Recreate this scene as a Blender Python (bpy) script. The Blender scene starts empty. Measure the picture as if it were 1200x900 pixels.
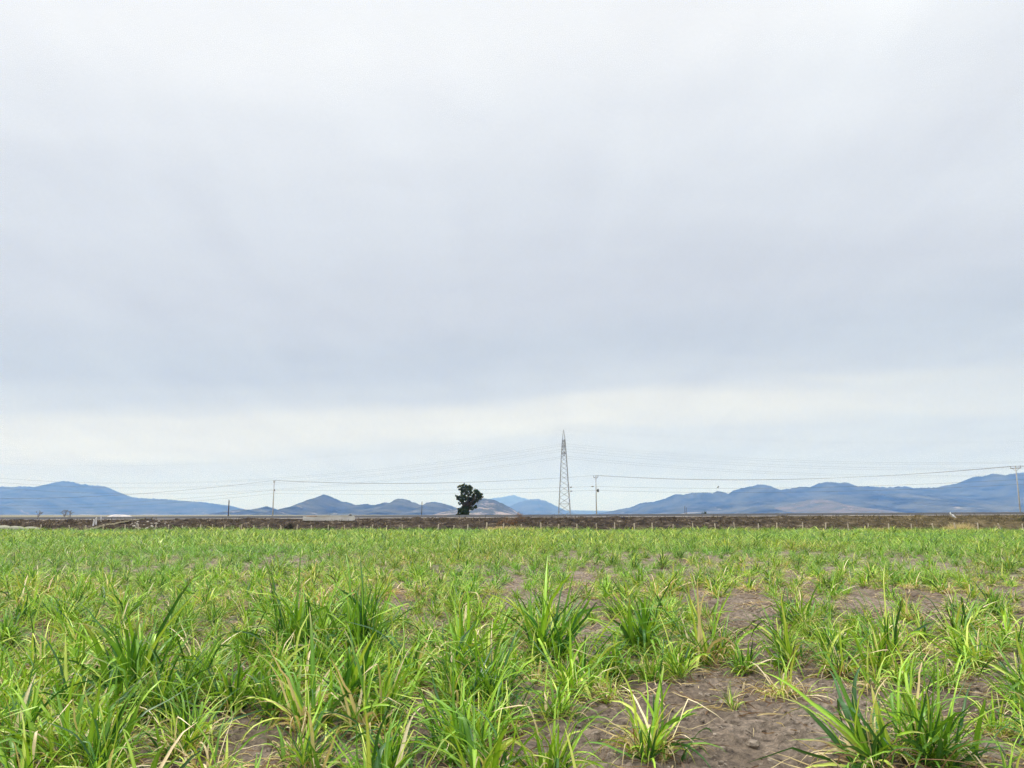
import bpy, math, random
import numpy as np
from mathutils import Vector

random.seed(7)
RNG = np.random.default_rng(11)
R = math.radians
sc = bpy.context.scene
col = sc.collection

# ------------------------------------------------------------------ camera numbers
EYE = 1.55
F = 906.0                       # focal length in pixels of a 1200 wide picture
PITCH = math.atan(153 / F)
CP, SP = math.cos(PITCH), math.sin(PITCH)


def ray(px, py):
    u, v = (px - 600) / F, (450 - py) / F
    return np.array([u, CP - SP * v, SP + CP * v])


def at(px, py, dist):
    """point seen at pixel (px, py) on the upright plane y = dist"""
    d = ray(px, py)
    return Vector((d[0] * dist / d[1], dist, EYE + d[2] * dist / d[1]))


def on_ground(px, py, z=0.0):
    d = ray(px, py)
    t = (z - EYE) / d[2]
    return Vector((d[0] * t, d[1] * t, z))


def lin(r, g, b):
    def f(c):
        c /= 255
        return c / 12.92 if c <= .04045 else ((c + .055) / 1.055) ** 2.4
    return (f(r), f(g), f(b))


# ------------------------------------------------------------------ noise
def _hash(ix, iy, seed):
    h = (ix.astype(np.int64) * 374761393 + iy.astype(np.int64) * 668265263 + seed * 1442695041) & 0xffffffff
    h = ((h ^ (h >> 13)) * 1274126177) & 0xffffffff
    return ((h ^ (h >> 16)) & 0xffffff) / float(0xffffff)


def vnoise(x, y, seed=0):
    x0, y0 = np.floor(x), np.floor(y)
    fx, fy = x - x0, y - y0
    fx, fy = fx * fx * (3 - 2 * fx), fy * fy * (3 - 2 * fy)
    a, b = _hash(x0, y0, seed), _hash(x0 + 1, y0, seed)
    c, d = _hash(x0, y0 + 1, seed), _hash(x0 + 1, y0 + 1, seed)
    return (a * (1 - fx) + b * fx) * (1 - fy) + (c * (1 - fx) + d * fx) * fy


def fbm(x, y, octv=4, seed=0):
    s, a, t = 0, .5, 0
    for k in range(octv):
        s = s + a * vnoise(x * 2 ** k, y * 2 ** k, seed + k * 17)
        t += a
        a *= .5
    return s / t


# ------------------------------------------------------------------ mesh helpers
def new_mesh(name, verts, faces, mat, smooth=False, tint=None):
    """verts (n,3), faces (m,k) array of equal-sided faces or list of tuples"""
    me = bpy.data.meshes.new(name)
    verts = np.asarray(verts, dtype=np.float32)
    if isinstance(faces, np.ndarray):
        k = faces.shape[1]
        me.vertices.add(len(verts))
        me.vertices.foreach_set('co', verts.ravel())
        me.loops.add(faces.size)
        me.loops.foreach_set('vertex_index', faces.astype(np.int32).ravel())
        me.polygons.add(len(faces))
        me.polygons.foreach_set('loop_start', np.arange(0, faces.size, k, dtype=np.int32))
        me.polygons.foreach_set('loop_total', np.full(len(faces), k, dtype=np.int32))
        me.update(calc_edges=True)
    else:
        me.from_pydata([tuple(v) for v in verts.tolist()], [], faces)
        me.update()
    if smooth:
        me.polygons.foreach_set('use_smooth', np.ones(len(me.polygons), dtype=bool))
    if tint is not None:
        a = me.color_attributes.new('tint', 'FLOAT_COLOR', 'POINT')
        c = np.ones((len(verts), 4), dtype=np.float32)
        c[:, :3] = tint
        a.data.foreach_set('color', c.ravel())
    if mat:
        me.materials.append(mat)
    return me


def link(name, me, parent=None, loc=(0, 0, 0)):
    o = bpy.data.objects.new(name, me)
    o.location = loc
    col.objects.link(o)
    if parent:
        o.parent = parent
    return o


def tag(o, label=None, cat=None, group=None, kind=None):
    if label:
        o['label'] = label
    if cat:
        o['category'] = cat
    if group:
        o['group'] = group
    if kind:
        o['kind'] = kind
    return o


def thing(name, label, cat, loc=(0, 0, 0), rz=0, group=None):
    o = bpy.data.objects.new(name, None)
    o.empty_display_size = .1
    o.location = loc
    o.rotation_euler = (0, 0, rz)
    col.objects.link(o)
    return tag(o, label, cat, group)


def grid_faces(nr, nc):
    i = np.arange(nr * nc).reshape(nr, nc)
    return np.stack([i[:-1, :-1], i[:-1, 1:], i[1:, 1:], i[1:, :-1]], -1).reshape(-1, 4)


class MB:
    def __init__(self):
        self.v, self.f = [], []

    def add(self, vs, fs):
        n = len(self.v)
        self.v += [tuple(p) for p in vs]
        self.f += [tuple(i + n for i in f) for f in fs]

    def box(self, c, s, rz=0, taper=1.0):
        cx, cy, cz = c
        hx, hy, hz = s[0] / 2, s[1] / 2, s[2] / 2
        co, si = math.cos(rz), math.sin(rz)
        vs = []
        for z, k in ((-hz, 1), (hz, taper)):
            for x, y in ((-hx, -hy), (hx, -hy), (hx, hy), (-hx, hy)):
                x, y = x * k, y * k
                vs.append((cx + x * co - y * si, cy + x * si + y * co, cz + z))
        self.add(vs, [(3, 2, 1, 0), (4, 5, 6, 7), (0, 1, 5, 4), (1, 2, 6, 5), (2, 3, 7, 6), (3, 0, 4, 7)])

    def tube(self, pts, radii, n=6, caps=True):
        pts = [Vector(p) for p in pts]
        if not hasattr(radii, '__len__'):
            radii = [radii] * len(pts)
        vs = []
        prev = None
        for i, p in enumerate(pts):
            d = (pts[min(i + 1, len(pts) - 1)] - pts[max(i - 1, 0)]).normalized()
            ref = prev if prev is not None else (Vector((0, 0, 1)) if abs(d.z) < .9 else Vector((1, 0, 0)))
            a = (ref - d * ref.dot(d)).normalized()
            prev = a
            b = d.cross(a)
            for k in range(n):
                t = 2 * math.pi * k / n + math.pi / n
                vs.append(p + (a * math.cos(t) + b * math.sin(t)) * radii[i])
        fs = []
        for i in range(len(pts) - 1):
            for k in range(n):
                fs.append((i * n + k, i * n + (k + 1) % n, (i + 1) * n + (k + 1) % n, (i + 1) * n + k))
        if caps:
            fs.append(tuple(range(n - 1, -1, -1)))
            fs.append(tuple((len(pts) - 1) * n + k for k in range(n)))
        self.add(vs, fs)

    def blob(self, c, rad, seed=0, amp=.25, nu=10, nv=7, freq=1.6):
        vs, fs = [], []
        for j in range(nv + 1):
            th = math.pi * j / nv
            for i in range(nu):
                ph = 2 * math.pi * i / nu
                d = (math.sin(th) * math.cos(ph), math.sin(th) * math.sin(ph), math.cos(th))
                k = 1 + amp * (2 * float(fbm(np.array(d[0] * freq + 9.1 + d[2] * .7), np.array(d[1] * freq + 4.2 - d[2] * freq), 3, seed)) - 1)
                vs.append((c[0] + rad[0] * d[0] * k, c[1] + rad[1] * d[1] * k, c[2] + rad[2] * d[2] * k))
        for j in range(nv):
            for i in range(nu):
                fs.append((j * nu + i, (j + 1) * nu + i, (j + 1) * nu + (i + 1) % nu, j * nu + (i + 1) % nu))
        self.add(vs, fs)

    def build(self, name, mat, parent=None, smooth=False, loc=(0, 0, 0)):
        return link(name, new_mesh(name, self.v, self.f, mat, smooth), parent, loc)


# ------------------------------------------------------------------ materials
class NT:
    def __init__(self, tree):
        self.t = tree

    def n(self, kind, ins=None, **kw):
        nd = self.t.nodes.new(kind)
        for k, v in kw.items():
            setattr(nd, k, v)
        for k, v in (ins or {}).items():
            if isinstance(v, bpy.types.NodeSocket):
                self.t.links.new(v, nd.inputs[k])
            else:
                nd.inputs[k].default_value = v
        return nd

    def ramp(self, fac, stops, interp='LINEAR'):
        nd = self.n('ShaderNodeValToRGB', {'Fac': fac})
        cr = nd.color_ramp
        cr.interpolation = interp
        while len(cr.elements) < len(stops):
            cr.elements.new(.5)
        for e, (p, c) in zip(cr.elements, stops):
            e.position = p
            e.color = (*c, 1) if len(c) == 3 else c
        return nd.outputs['Color']

    def math(self, op, a, b=None, clamp=False):
        nd = self.n('ShaderNodeMath', operation=op, use_clamp=clamp)
        for i, v in enumerate((a, b)):
            if v is None:
                continue
            if isinstance(v, bpy.types.NodeSocket):
                self.t.links.new(v, nd.inputs[i])
            else:
                nd.inputs[i].default_value = v
        return nd.outputs[0]

    def mix(self, fac, a, b, blend='MIX'):
        nd = self.n('ShaderNodeMix', data_type='RGBA', blend_type=blend)
        for k, v in ((0, fac), (6, a), (7, b)):
            if isinstance(v, bpy.types.NodeSocket):
                self.t.links.new(v, nd.inputs[k])
            else:
                nd.inputs[k].default_value = v if k == 0 else (*v, 1)
        return nd.outputs[2]

    def noise(self, vec, scale, detail=4, rough=.55, dist=0.0):
        nd = self.n('ShaderNodeTexNoise', {'Vector': vec, 'Scale': scale, 'Detail': detail, 'Roughness': rough, 'Distortion': dist})
        return nd.outputs['Fac']


def material(name):
    m = bpy.data.materials.new(name)
    m.use_nodes = True
    m.node_tree.nodes.clear()
    t = NT(m.node_tree)
    out = t.n('ShaderNodeOutputMaterial')
    return m, t, out


def simple(name, c1, c2, scale=3.0, rough=.8, bump=0.0, bscale=None, metal=0.0, lo=.35, hi=.65, spec=.3, coords='Object'):
    m, t, out = material(name)
    tc = t.n('ShaderNodeTexCoord').outputs[coords]
    f = t.noise(tc, scale, 5, .6)
    c = t.ramp(f, [(lo, c1), (hi, c2)])
    b = t.n('ShaderNodeBsdfPrincipled', {'Base Color': c, 'Roughness': rough, 'Metallic': metal, 'Specular IOR Level': spec})
    if bump:
        h = t.noise(tc, bscale or scale * 4, 4, .6)
        bm = t.n('ShaderNodeBump', {'Height': h, 'Strength': bump, 'Distance': .02})
        t.t.links.new(bm.outputs[0], b.inputs['Normal'])
    t.t.links.new(b.outputs[0], out.inputs['Surface'])
    return m


def leaf_material(name, rough=.42, trans=.35, spec=.4, gain=1.0):
    m, t, out = material(name)
    a = t.n('ShaderNodeAttribute', attribute_name='tint').outputs['Color']
    oi = t.n('ShaderNodeObjectInfo').outputs['Random']
    geo = t.n('ShaderNodeNewGeometry').outputs['Position']
    f = t.noise(geo, 9.0, 3, .6)
    k = t.math('ADD', t.math('MULTIPLY', f, .5), t.math('ADD', t.math('MULTIPLY', oi, .22), .66 * gain))
    kc = t.n('ShaderNodeCombineColor', {0: k, 1: k, 2: k}).outputs[0]
    c = t.mix(1.0, a, kc, 'MULTIPLY')
    b = t.n('ShaderNodeBsdfPrincipled', {'Base Color': c, 'Roughness': rough, 'Specular IOR Level': spec})
    c2 = t.mix(1.0, c, (1.25, 1.15, .55), 'MULTIPLY')
    tr = t.n('ShaderNodeBsdfTranslucent', {'Color': c2})
    mx = t.n('ShaderNodeMixShader', {0: trans, 1: b.outputs[0], 2: tr.outputs[0]})
    t.t.links.new(mx.outputs[0], out.inputs['Surface'])
    return m


M = {}
M['leaf'] = leaf_material('cane_leaf', rough=.38, spec=.45, trans=.17, gain=1.15)
M['dry_leaf'] = leaf_material('dry_cane_leaf', rough=.7, trans=.25, spec=.2)
M['tree_leaf'] = leaf_material('tree_leaf', rough=.5, trans=.15, spec=.25)
M['concrete'] = simple('pole_concrete', (.36, .35, .34), (.50, .49, .47), 2.0, .85, .3)
M['pale_concrete'] = simple('pale_concrete', (.64, .60, .54), (.78, .75, .69), 1.5, .85, .3)
M['clay'] = simple('clay_coping', (.42, .22, .14), (.52, .30, .20), 3.0, .85, .2)
M['dark_wood'] = simple('weathered_wood', (.05, .042, .038), (.11, .09, .08), 6.0, .85, .3)
M['post_wood'] = simple('pale_post_wood', (.40, .34, .25), (.62, .55, .43), 5.0, .85, .4)
M['steel'] = simple('galvanised_steel', (.21, .215, .22), (.33, .335, .34), 1.5, .55, metal=.15)
M['wire'] = simple('wire_metal', (.09, .09, .095), (.14, .14, .15), 1.0, .5, metal=.3)
M['ceramic'] = simple('insulator_ceramic', (.07, .05, .045), (.12, .09, .08), 8.0, .3)
M['dark_metal'] = simple('transformer_metal', (.06, .065, .07), (.10, .105, .11), 3.0, .5)
M['bark'] = simple('tree_bark', (.05, .04, .03), (.10, .08, .06), 6.0, .9, .5)
M['grey_bark'] = simple('bare_bark', (.16, .14, .13), (.26, .23, .21), 6.0, .9, .4)
M['stone'] = simple('pale_stone', (.26, .23, .19), (.52, .48, .41), 3.0, .85, .5)
M['boulder'] = simple('grey_boulder', (.24, .24, .18), (.36, .355, .27), 1.8, .9, .6)
M['white_paint'] = simple('white_paint', (.66, .62, .60), (.82, .80, .78), 3.0, .6, .1)
M['plastic'] = simple('white_plastic', (.80, .80, .80), (.88, .88, .87), 3.0, .45)
M['gravel_heap'] = simple('pale_gravel', (.40, .37, .36), (.60, .56, .55), .8, .9, .4)
M['feather'] = simple('dark_feather', (.02, .02, .022), (.04, .04, .042), 30.0, .6)
M['asphalt'] = simple('asphalt', (.040, .040, .043), (.060, .060, .063), 1.2, .9, .3, 30)
M['shoulder'] = simple('road_shoulder', (.21, .19, .17), (.34, .31, .285), .7, .95, .4, 12)
M['track'] = simple('dirt_track', (.11, .095, .055), (.20, .175, .115), .9, .95, .4, 8)


def soil_material():
    m, t, out = material('field_soil')
    pos = t.n('ShaderNodeNewGeometry').outputs['Position']
    big = t.noise(pos, .55, 5, .6, .3)
    c = t.ramp(big, [(.30, (.155, .120, .090)), (.50, (.270, .215, .168)), (.70, (.380, .315, .255))])
    fine = t.noise(pos, 14.0, 7, .7)
    c = t.mix(.9, c, t.ramp(fine, [(.34, (.30, .29, .28)), (.5, (1, 1, 1)), (.66, (1.7, 1.66, 1.6))]), 'MULTIPLY')
    vor = t.n('ShaderNodeTexVoronoi', {'Vector': pos, 'Scale': 38.0, 'Randomness': 1.0})
    peb = t.ramp(vor.outputs['Distance'], [(.10, (1, 1, 1)), (.22, (0, 0, 0))])
    sel = t.math('GREATER_THAN', t.n('ShaderNodeSeparateColor', {0: vor.outputs['Color']}).outputs[0], .78)
    c = t.mix(t.math('MULTIPLY', peb, t.math('MULTIPLY', sel, .6)), c, (.42, .38, .33))
    # farther off, the ground is dry pasture
    y = t.n('ShaderNodeSeparateXYZ', {0: pos}).outputs['Y']
    far = t.math('MULTIPLY', t.math('SUBTRACT', y, 92.0), .5, clamp=True)
    fn = t.noise(pos, .012, 5, .6)
    fc = t.ramp(fn, [(.35, (.10, .11, .055)), (.5, (.21, .19, .12)), (.65, (.34, .30, .23))])
    c = t.mix(far, c, fc)
    b = t.n('ShaderNodeBsdfPrincipled', {'Base Color': c, 'Roughness': .95, 'Specular IOR Level': .15})
    h = t.math('ADD', t.math('MULTIPLY', t.noise(pos, 9.0, 8, .7), 1.0), t.math('MULTIPLY', peb, t.math('MULTIPLY', sel, .25)))
    bm = t.n('ShaderNodeBump', {'Height': h, 'Strength': 1.0, 'Distance': .12})
    t.t.links.new(bm.outputs[0], b.inputs['Normal'])
    t.t.links.new(b.outputs[0], out.inputs['Surface'])
    return m


def bank_material():
    m, t, out = material('bank_earth')
    pos = t.n('ShaderNodeNewGeometry').outputs['Position']
    f = t.noise(pos, 1.3, 6, .7, .4)
    c = t.ramp(f, [(.34, (.012, .009, .007)), (.49, (.046, .035, .025)), (.60, (.095, .073, .052)), (.71, (.32, .27, .21))])
    x = t.n('ShaderNodeSeparateXYZ', {0: pos}).outputs['X']
    g = t.math('MULTIPLY', t.math('SUBTRACT', t.math('ADD', x, t.math('MULTIPLY', t.noise(pos, .12, 3), 14)), 26.0), .05, clamp=True)
    c2 = t.ramp(f, [(.30, (.035, .030, .014)), (.50, (.100, .078, .038)), (.66, (.19, .15, .085)), (.76, (.30, .25, .17))])
    c = t.mix(g, c, c2)
    b = t.n('ShaderNodeBsdfPrincipled', {'Base Color': c, 'Roughness': .95, 'Specular IOR Level': .1})
    bm = t.n('ShaderNodeBump', {'Height': t.noise(pos, 5.0, 5, .7), 'Strength': .8, 'Distance': .1})
    t.t.links.new(bm.outputs[0], b.inputs['Normal'])
    t.t.links.new(b.outputs[0], out.inputs['Surface'])
    return m


def hill_material(name, c1, c2, bare, amount, foot=0.0, scale=.004):
    m, t, out = material(name)
    pos = t.n('ShaderNodeNewGeometry').outputs['Position']
    f = t.noise(pos, scale, 6, .62)
    c = t.ramp(f, [(.36, c1), (.62, c2)])
    g = t.noise(pos, scale * 1.7, 5, .65, .6)
    z = t.n('ShaderNodeSeparateXYZ', {0: pos}).outputs['Z']
    if foot:
        g = t.math('ADD', g, t.math('MULTIPLY', t.math('SUBTRACT', 1.0, t.math('DIVIDE', z, foot)), .16))
    k = t.ramp(g, [(1 - amount, (0, 0, 0)), (min(1, 1.08 - amount), (1, 1, 1))])
    c = t.mix(k, c, bare)
    b = t.n('ShaderNodeBsdfPrincipled', {'Base Color': c, 'Roughness': 1.0, 'Specular IOR Level': 0.0})
    t.t.links.new(b.outputs[0], out.inputs['Surface'])
    return m


M['soil'] = soil_material()
M['clod'] = simple('soil_clod', (.060, .045, .033), (.42, .35, .28), 9.0, .95, .5, 60, lo=.34, hi=.68, spec=.1)
M['bank'] = bank_material()
M['scrub_hill'] = hill_material('scrub_hill', (.005, .010, .008), (.100, .100, .070), (.27, .24, .19), .28, 110)
M['far_hill'] = hill_material('far_hill', (.005, .010, .009), (.070, .074, .056), (.25, .23, .20), .28, 110, .0050)
M['pink_hill'] = hill_material('quarried_hill', (.07, .075, .05), (.16, .13, .10), (.30, .225, .185), .40, 0, .008)
M['tan_hill'] = hill_material('tan_foot_hill', (.040, .046, .032), (.085, .085, .06), (.34, .28, .24), .36, 90, .008)

# ------------------------------------------------------------------ render, camera, light, sky
sc.render.engine = 'CYCLES'
sc.view_settings.view_transform = 'Standard'
sc.view_settings.look = 'None'
sc.view_settings.gamma = 1
sc.view_settings.exposure = .45
sc.view_settings.use_curve_mapping = False
cy = sc.cycles
cy.max_bounces = 8
cy.diffuse_bounces = 3
cy.glossy_bounces = 2
cy.transmission_bounces = 4
cy.volume_bounces = 2
cy.transparent_max_bounces = 8
cy.use_denoising = True
cy.denoising_prefilter = 'FAST'
cy.use_adaptive_sampling = True
cy.adaptive_threshold = .01
cy.caustics_reflective = False
cy.caustics_refractive = False

cam_d = bpy.data.cameras.new('camera')
cam_d.sensor_width = 36
cam_d.lens = F / 1200 * 36
cam_d.clip_start = .05
cam_d.clip_end = 60000
cam = bpy.data.objects.new('camera', cam_d)
cam.location = (0, 0, EYE)
cam.rotation_euler = (math.pi / 2 + PITCH, 0, 0)
col.objects.link(cam)
sc.camera = cam

SUN_EL, SUN_AZ = 48, -72            # azimuth measured from +Y towards +X
sd = Vector((math.sin(R(SUN_AZ)) * math.cos(R(SUN_EL)), math.cos(R(SUN_AZ)) * math.cos(R(SUN_EL)), math.sin(R(SUN_EL))))
sun_d = bpy.data.lights.new('sun', 'SUN')
sun_d.energy = 1.5
sun_d.angle = R(10)
sun_d.color = (1, .965, .90)
sun = bpy.data.objects.new('sun', sun_d)
sun.rotation_euler = sd.to_track_quat('Z', 'Y').to_euler()
sun.location = (0, 0, 60)
col.objects.link(sun)


def build_world():
    w = bpy.data.worlds.new('World')
    sc.world = w
    w.use_nodes = True
    w.node_tree.nodes.clear()
    t = NT(w.node_tree)
    out = t.n('ShaderNodeOutputWorld')
    d = t.n('ShaderNodeTexCoord').outputs['Generated']
    s = t.n('ShaderNodeSeparateXYZ', {0: d})
    X, Y, Z = s.outputs
    den = t.math('ADD', t.math('MAXIMUM', Z, 0.0), .10)
    P = t.n('ShaderNodeCombineXYZ', {0: t.math('DIVIDE', X, den), 1: t.math('DIVIDE', Y, den), 2: 0.0}).outputs[0]
    Pw = t.n('ShaderNodeMapping', {'Vector': P, 'Rotation': (0, 0, R(24)), 'Scale': (.45, 1.15, 1)}).outputs[0]
    n1 = t.noise(Pw, .9, 5, .5, .5)
    Pd = t.n('ShaderNodeMapping', {'Vector': P, 'Rotation': (0, 0, R(-32)), 'Scale': (1.25, .42, 1)}).outputs[0]
    n2 = t.noise(Pd, 1.7, 5, .5, .7)
    n3 = t.noise(P, .33, 3, .5, .2)
    n4 = t.noise(P, 2.6, 6, .6, .3)
    # height of the layers sways with the clouds and dips towards the left
    tilt = t.math('MULTIPLY', t.math('MINIMUM', X, .12), -.085)
    wob = t.math('MULTIPLY', t.math('SUBTRACT', n1, .5), t.math('ADD', t.math('MULTIPLY', Z, .26), .052))
    e = t.math('ADD', t.math('ADD', Z, tilt), wob)
    c = t.ramp(e, [(0.0, lin(217, 230, 242)), (.045, lin(215, 225, 233)), (.088, lin(219, 226, 230)), (.115, lin(234, 237, 233)),
                   (.134, lin(232, 235, 232)), (.168, lin(208, 215, 222)), (.205, lin(200, 208, 218)), (.28, lin(209, 215, 224)),
                   (.37, lin(220, 226, 234)), (.46, lin(232, 237, 243)), (.56, lin(246, 249, 252)), (.8, lin(248, 250, 252))], 'EASE')
    # greyer patch low on the right
    rx = t.math('MULTIPLY', t.math('SUBTRACT', X, .32), 4.0, clamp=True)
    lowz = t.math('SUBTRACT', 1.0, t.math('MULTIPLY', t.math('ABSOLUTE', t.math('SUBTRACT', Z, .15)), 9.0), clamp=True)
    patch = t.math('MULTIPLY', t.math('MULTIPLY', rx, lowz), t.math('MULTIPLY', n2, 1.3), clamp=True)
    c = t.mix(patch, c, lin(203, 213, 222))
    wis = t.math('ADD', t.math('ADD', t.math('MULTIPLY', t.math('SUBTRACT', n2, .5), .20), t.math('MULTIPLY', t.math('SUBTRACT', n4, .5), .13)), t.math('MULTIPLY', t.math('SUBTRACT', n3, .5), .12))
    k = t.math('ADD', 1.0, wis)
    kc = t.n('ShaderNodeCombineColor', {0: k, 1: k, 2: t.math('ADD', 1.0, t.math('MULTIPLY', wis, .85))}).outputs[0]
    c = t.mix(1.0, c, kc, 'MULTIPLY')
    # an overcast sky is brightest overhead
    zen = t.math('MULTIPLY', t.math('MULTIPLY', t.math('SUBTRACT', Z, .60), 2.5, clamp=True), 15.0)
    zk = t.math('ADD', zen, 7.45)
    c = t.mix(1.0, c, t.n('ShaderNodeCombineColor', {0: zk, 1: zk, 2: zk}).outputs[0], 'MULTIPLY')       # cloud brightness on the scale of the sky model below
    sky = t.n('ShaderNodeTexSky', sky_type='NISHITA', sun_disc=False, sun_elevation=R(SUN_EL), sun_rotation=R(SUN_AZ))
    c = t.mix(.04, c, sky.outputs[0])
    bg = t.n('ShaderNodeBackground', {'Color': c, 'Strength': .1})
    t.t.links.new(bg.outputs[0], out.inputs['Surface'])


build_world()

# haze: one even box of air round everything
HZ = (24000, 19000, 480)


def build_haze():
    m, t, out = material('haze_air')
    v = t.n('ShaderNodeVolumePrincipled', {'Color': (.21, .42, 1.0, 1), 'Density': 1.38e-4, 'Anisotropy': 0.0,
                                            'Absorption Color': (1, 1, 1, 1)})
    t.t.links.new(v.outputs[0], out.inputs['Volume'])
    b = MB()
    b.box((0, 8500, (HZ[2] - 2.0) / 2), (HZ[0], HZ[1], HZ[2] + 2.0))
    o = b.build('haze', m)
    tag(o, 'pale blue haze fading the far mountains', 'haze', kind='stuff')


build_haze()

# ------------------------------------------------------------------ ground
MOUND = []          # clump bases slightly raise the soil


def ground_z(x, y):
    fade = np.clip((64 - y) / 30, 0, 1) * np.clip((40 - np.abs(x)) / 20, 0, 1)
    c_ = np.clip(fbm(x * 11, y * 11, 2, 57) - .56, 0, 1) * .16
    z = c_ + .10 * (fbm(x * .55, y * .55, 3, 3) - .5) + .11 * (fbm(x * 2.2, y * 2.2, 4, 9) - .5) + .065 * (fbm(x * 7, y * 7, 3, 21) - .5)
    return z * fade


def axis(lo, hi, step, far, grow=1.14):
    a = list(np.arange(lo, hi + 1e-6, step))
    s, p = step, hi
    while p < far:
        s *= grow
        p += s
        a.append(p)
    return a


xs = axis(0, 8, .035, 11000)
xs = np.clip(np.array([-v for v in xs[:0:-1]] + xs), -11900, 11900)
ys = axis(3.2, 12, .03, 17000, 1.06)
back = axis(0, .2, .1, 900, 1.5)
ys = np.clip(np.array([3.2 - v for v in back[:0:-1]] + ys), -950, 17900)
gx, gy = np.meshgrid(xs, ys)
gz = ground_z(gx, gy)
gv = np.stack([gx, gy, gz], -1).reshape(-1, 3)
ground = link('ground', new_mesh('ground', gv, grid_faces(len(ys), len(xs)), M['soil'], True))
tag(ground, 'bare brown field soil', kind='structure')


def gz1(x, y):
    return float(ground_z(np.array(x), np.array(y)))


# ------------------------------------------------------------------ road on its bank
RISE = .0050                       # the road climbs a little towards the right


def road_z(x, z):
    return z + RISE * np.clip(x, -140, 140)


prof = [(69.2, -.05), (69.8, .05), (70.5, .22), (71.2, .40), (71.9, .56), (72.6, .70), (73.3, .82), (74.0, .94), (74.7, 1.05), (75.4, 1.14),
        (76.0, 1.21), (76.4, 1.25), (78.3, 1.2984), (82.0, 1.3926), (87.0, 1.52), (88.2, 1.40), (90, .7), (92, .1), (93, -.1)]
bx = np.concatenate([np.linspace(-700, -76, 60)[:-1], np.arange(-76, 76, .14), np.linspace(76, 700, 60)])
fine = []
for (a, b) in zip(prof[:-1], prof[1:]):
    n = 4 if b[0] < 76.5 else 2
    for k in range(n):
        q = k / n
        fine.append((a[0] + (b[0] - a[0]) * q, a[1] + (b[1] - a[1]) * q))
fine.append(prof[-1])
py_, pz_ = np.array([p[0] for p in fine]), np.array([p[1] for p in fine])
BX, PY = np.meshgrid(bx, py_)
PZ = np.repeat(pz_[:, None], len(bx), 1)
up = np.clip(PZ / 1.3, 0, 1)
amp = np.clip((PY - 69.2) / 1.5, 0, 1) * np.clip((76.6 - PY) / .9, 0, 1)
bump = (fbm(BX * .9, PY * .9, 4, 5) - .47) * .40 + (fbm(BX * 2.1, PY * 2.1, 3, 8) - .5) * .34
BZ = road_z(BX, 0) * up + PZ + amp * bump
edge = np.exp(-((PY - 76.15) / .22) ** 2)
wallcut = np.clip(1 - np.maximum(np.abs(BX + 18) - 3.2, 0), 0, 1) * np.exp(-((PY - 75.2) / .8) ** 2)
BZ -= wallcut * .16
BZ += edge * np.clip(fbm(BX * .7, PY * .7, 4, 31) - .42, 0, 1) * .08
emb = link('embankment', new_mesh('embankment', np.stack([BX, PY, BZ], -1).reshape(-1, 3), grid_faces(len(py_), len(bx)), M['bank'], True))
tag(emb, 'brown earth bank carrying the road', kind='structure')


def strip(name, ya, za, yb, zb, mat, label, lift):
    x = np.concatenate([np.linspace(-700, -80, 12)[:-1], np.arange(-80, 80, 1.0), np.linspace(80, 700, 12)])
    v = []
    for yy, zz in ((ya, za), (yb, zb)):
        for xx in x:
            v.append((xx, yy, float(road_z(xx, zz)) + lift))
    o = link(name, new_mesh(name, v, grid_faces(2, len(x)), mat))
    return tag(o, label, kind='structure')


strip('road_shoulder', 76.45, 1.2513, 78.3, 1.2984, M['shoulder'], 'pale gravel road shoulder', .012)
strip('road', 78.3, 1.2984, 86.95, 1.5187, M['asphalt'], 'dark asphalt road on the bank', .02)

# ------------------------------------------------------------------ hills and mountains
def ridge(name, pts, dist, front, back, mat, label, seed, amp=.5, jag=.02, step=1.2, rows=34):
    P = np.array(pts, float)
    px = np.arange(P[0, 0], P[-1, 0] + .1, step)
    py = np.interp(px, P[:, 0], P[:, 1])
    k = np.array([.12, .76, .12])
    pys = np.convolve(np.pad(py, 1, mode='edge'), k, 'valid')
    pys = pys + (fbm(px * .35, px * 0 + seed, 3, seed) - .5) * 1.5 * np.clip((603 - pys) / 12, 0, 1)
    cr = np.array([at(a, b, dist) for a, b in zip(px, pys)])
    X, H = cr[:, 0], np.maximum(cr[:, 2], 0) + 1
    H = H * (1 + jag * (fbm(X / dist * 220, X * 0, 3, seed + 3) - .5) * 2)
    t = np.concatenate([-np.linspace(1, 0, rows)[:-1] ** 1.2, np.linspace(0, 1, 9)])
    T, XX = np.meshgrid(t, X, indexing='ij')
    HH = np.repeat(H[None, :], len(t), 0)
    s = HH / H.max()
    ext = np.where(T < 0, front, back) * (.35 + .65 * s)
    YY = dist + T * ext
    A = np.abs(T)
    base = np.where(T < 0, (1 - A) ** 1.25, (1 - A))
    w = front / 3.2
    g = 1 - np.abs(2 * fbm(XX / w, YY / (w * 2.4), 5, seed) - 1)
    cut = amp * (1 - g) * np.clip(4 * A * (1.15 - A), 0, 1)
    Z = HH * np.clip(base - cut * .55, 0, 1) - .6 * A
    v = np.stack([XX, YY, Z], -1).reshape(-1, 3)
    o = link(name, new_mesh(name, v, grid_faces(len(t), len(X)), mat, True))
    return tag(o, label, kind='structure')


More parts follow.
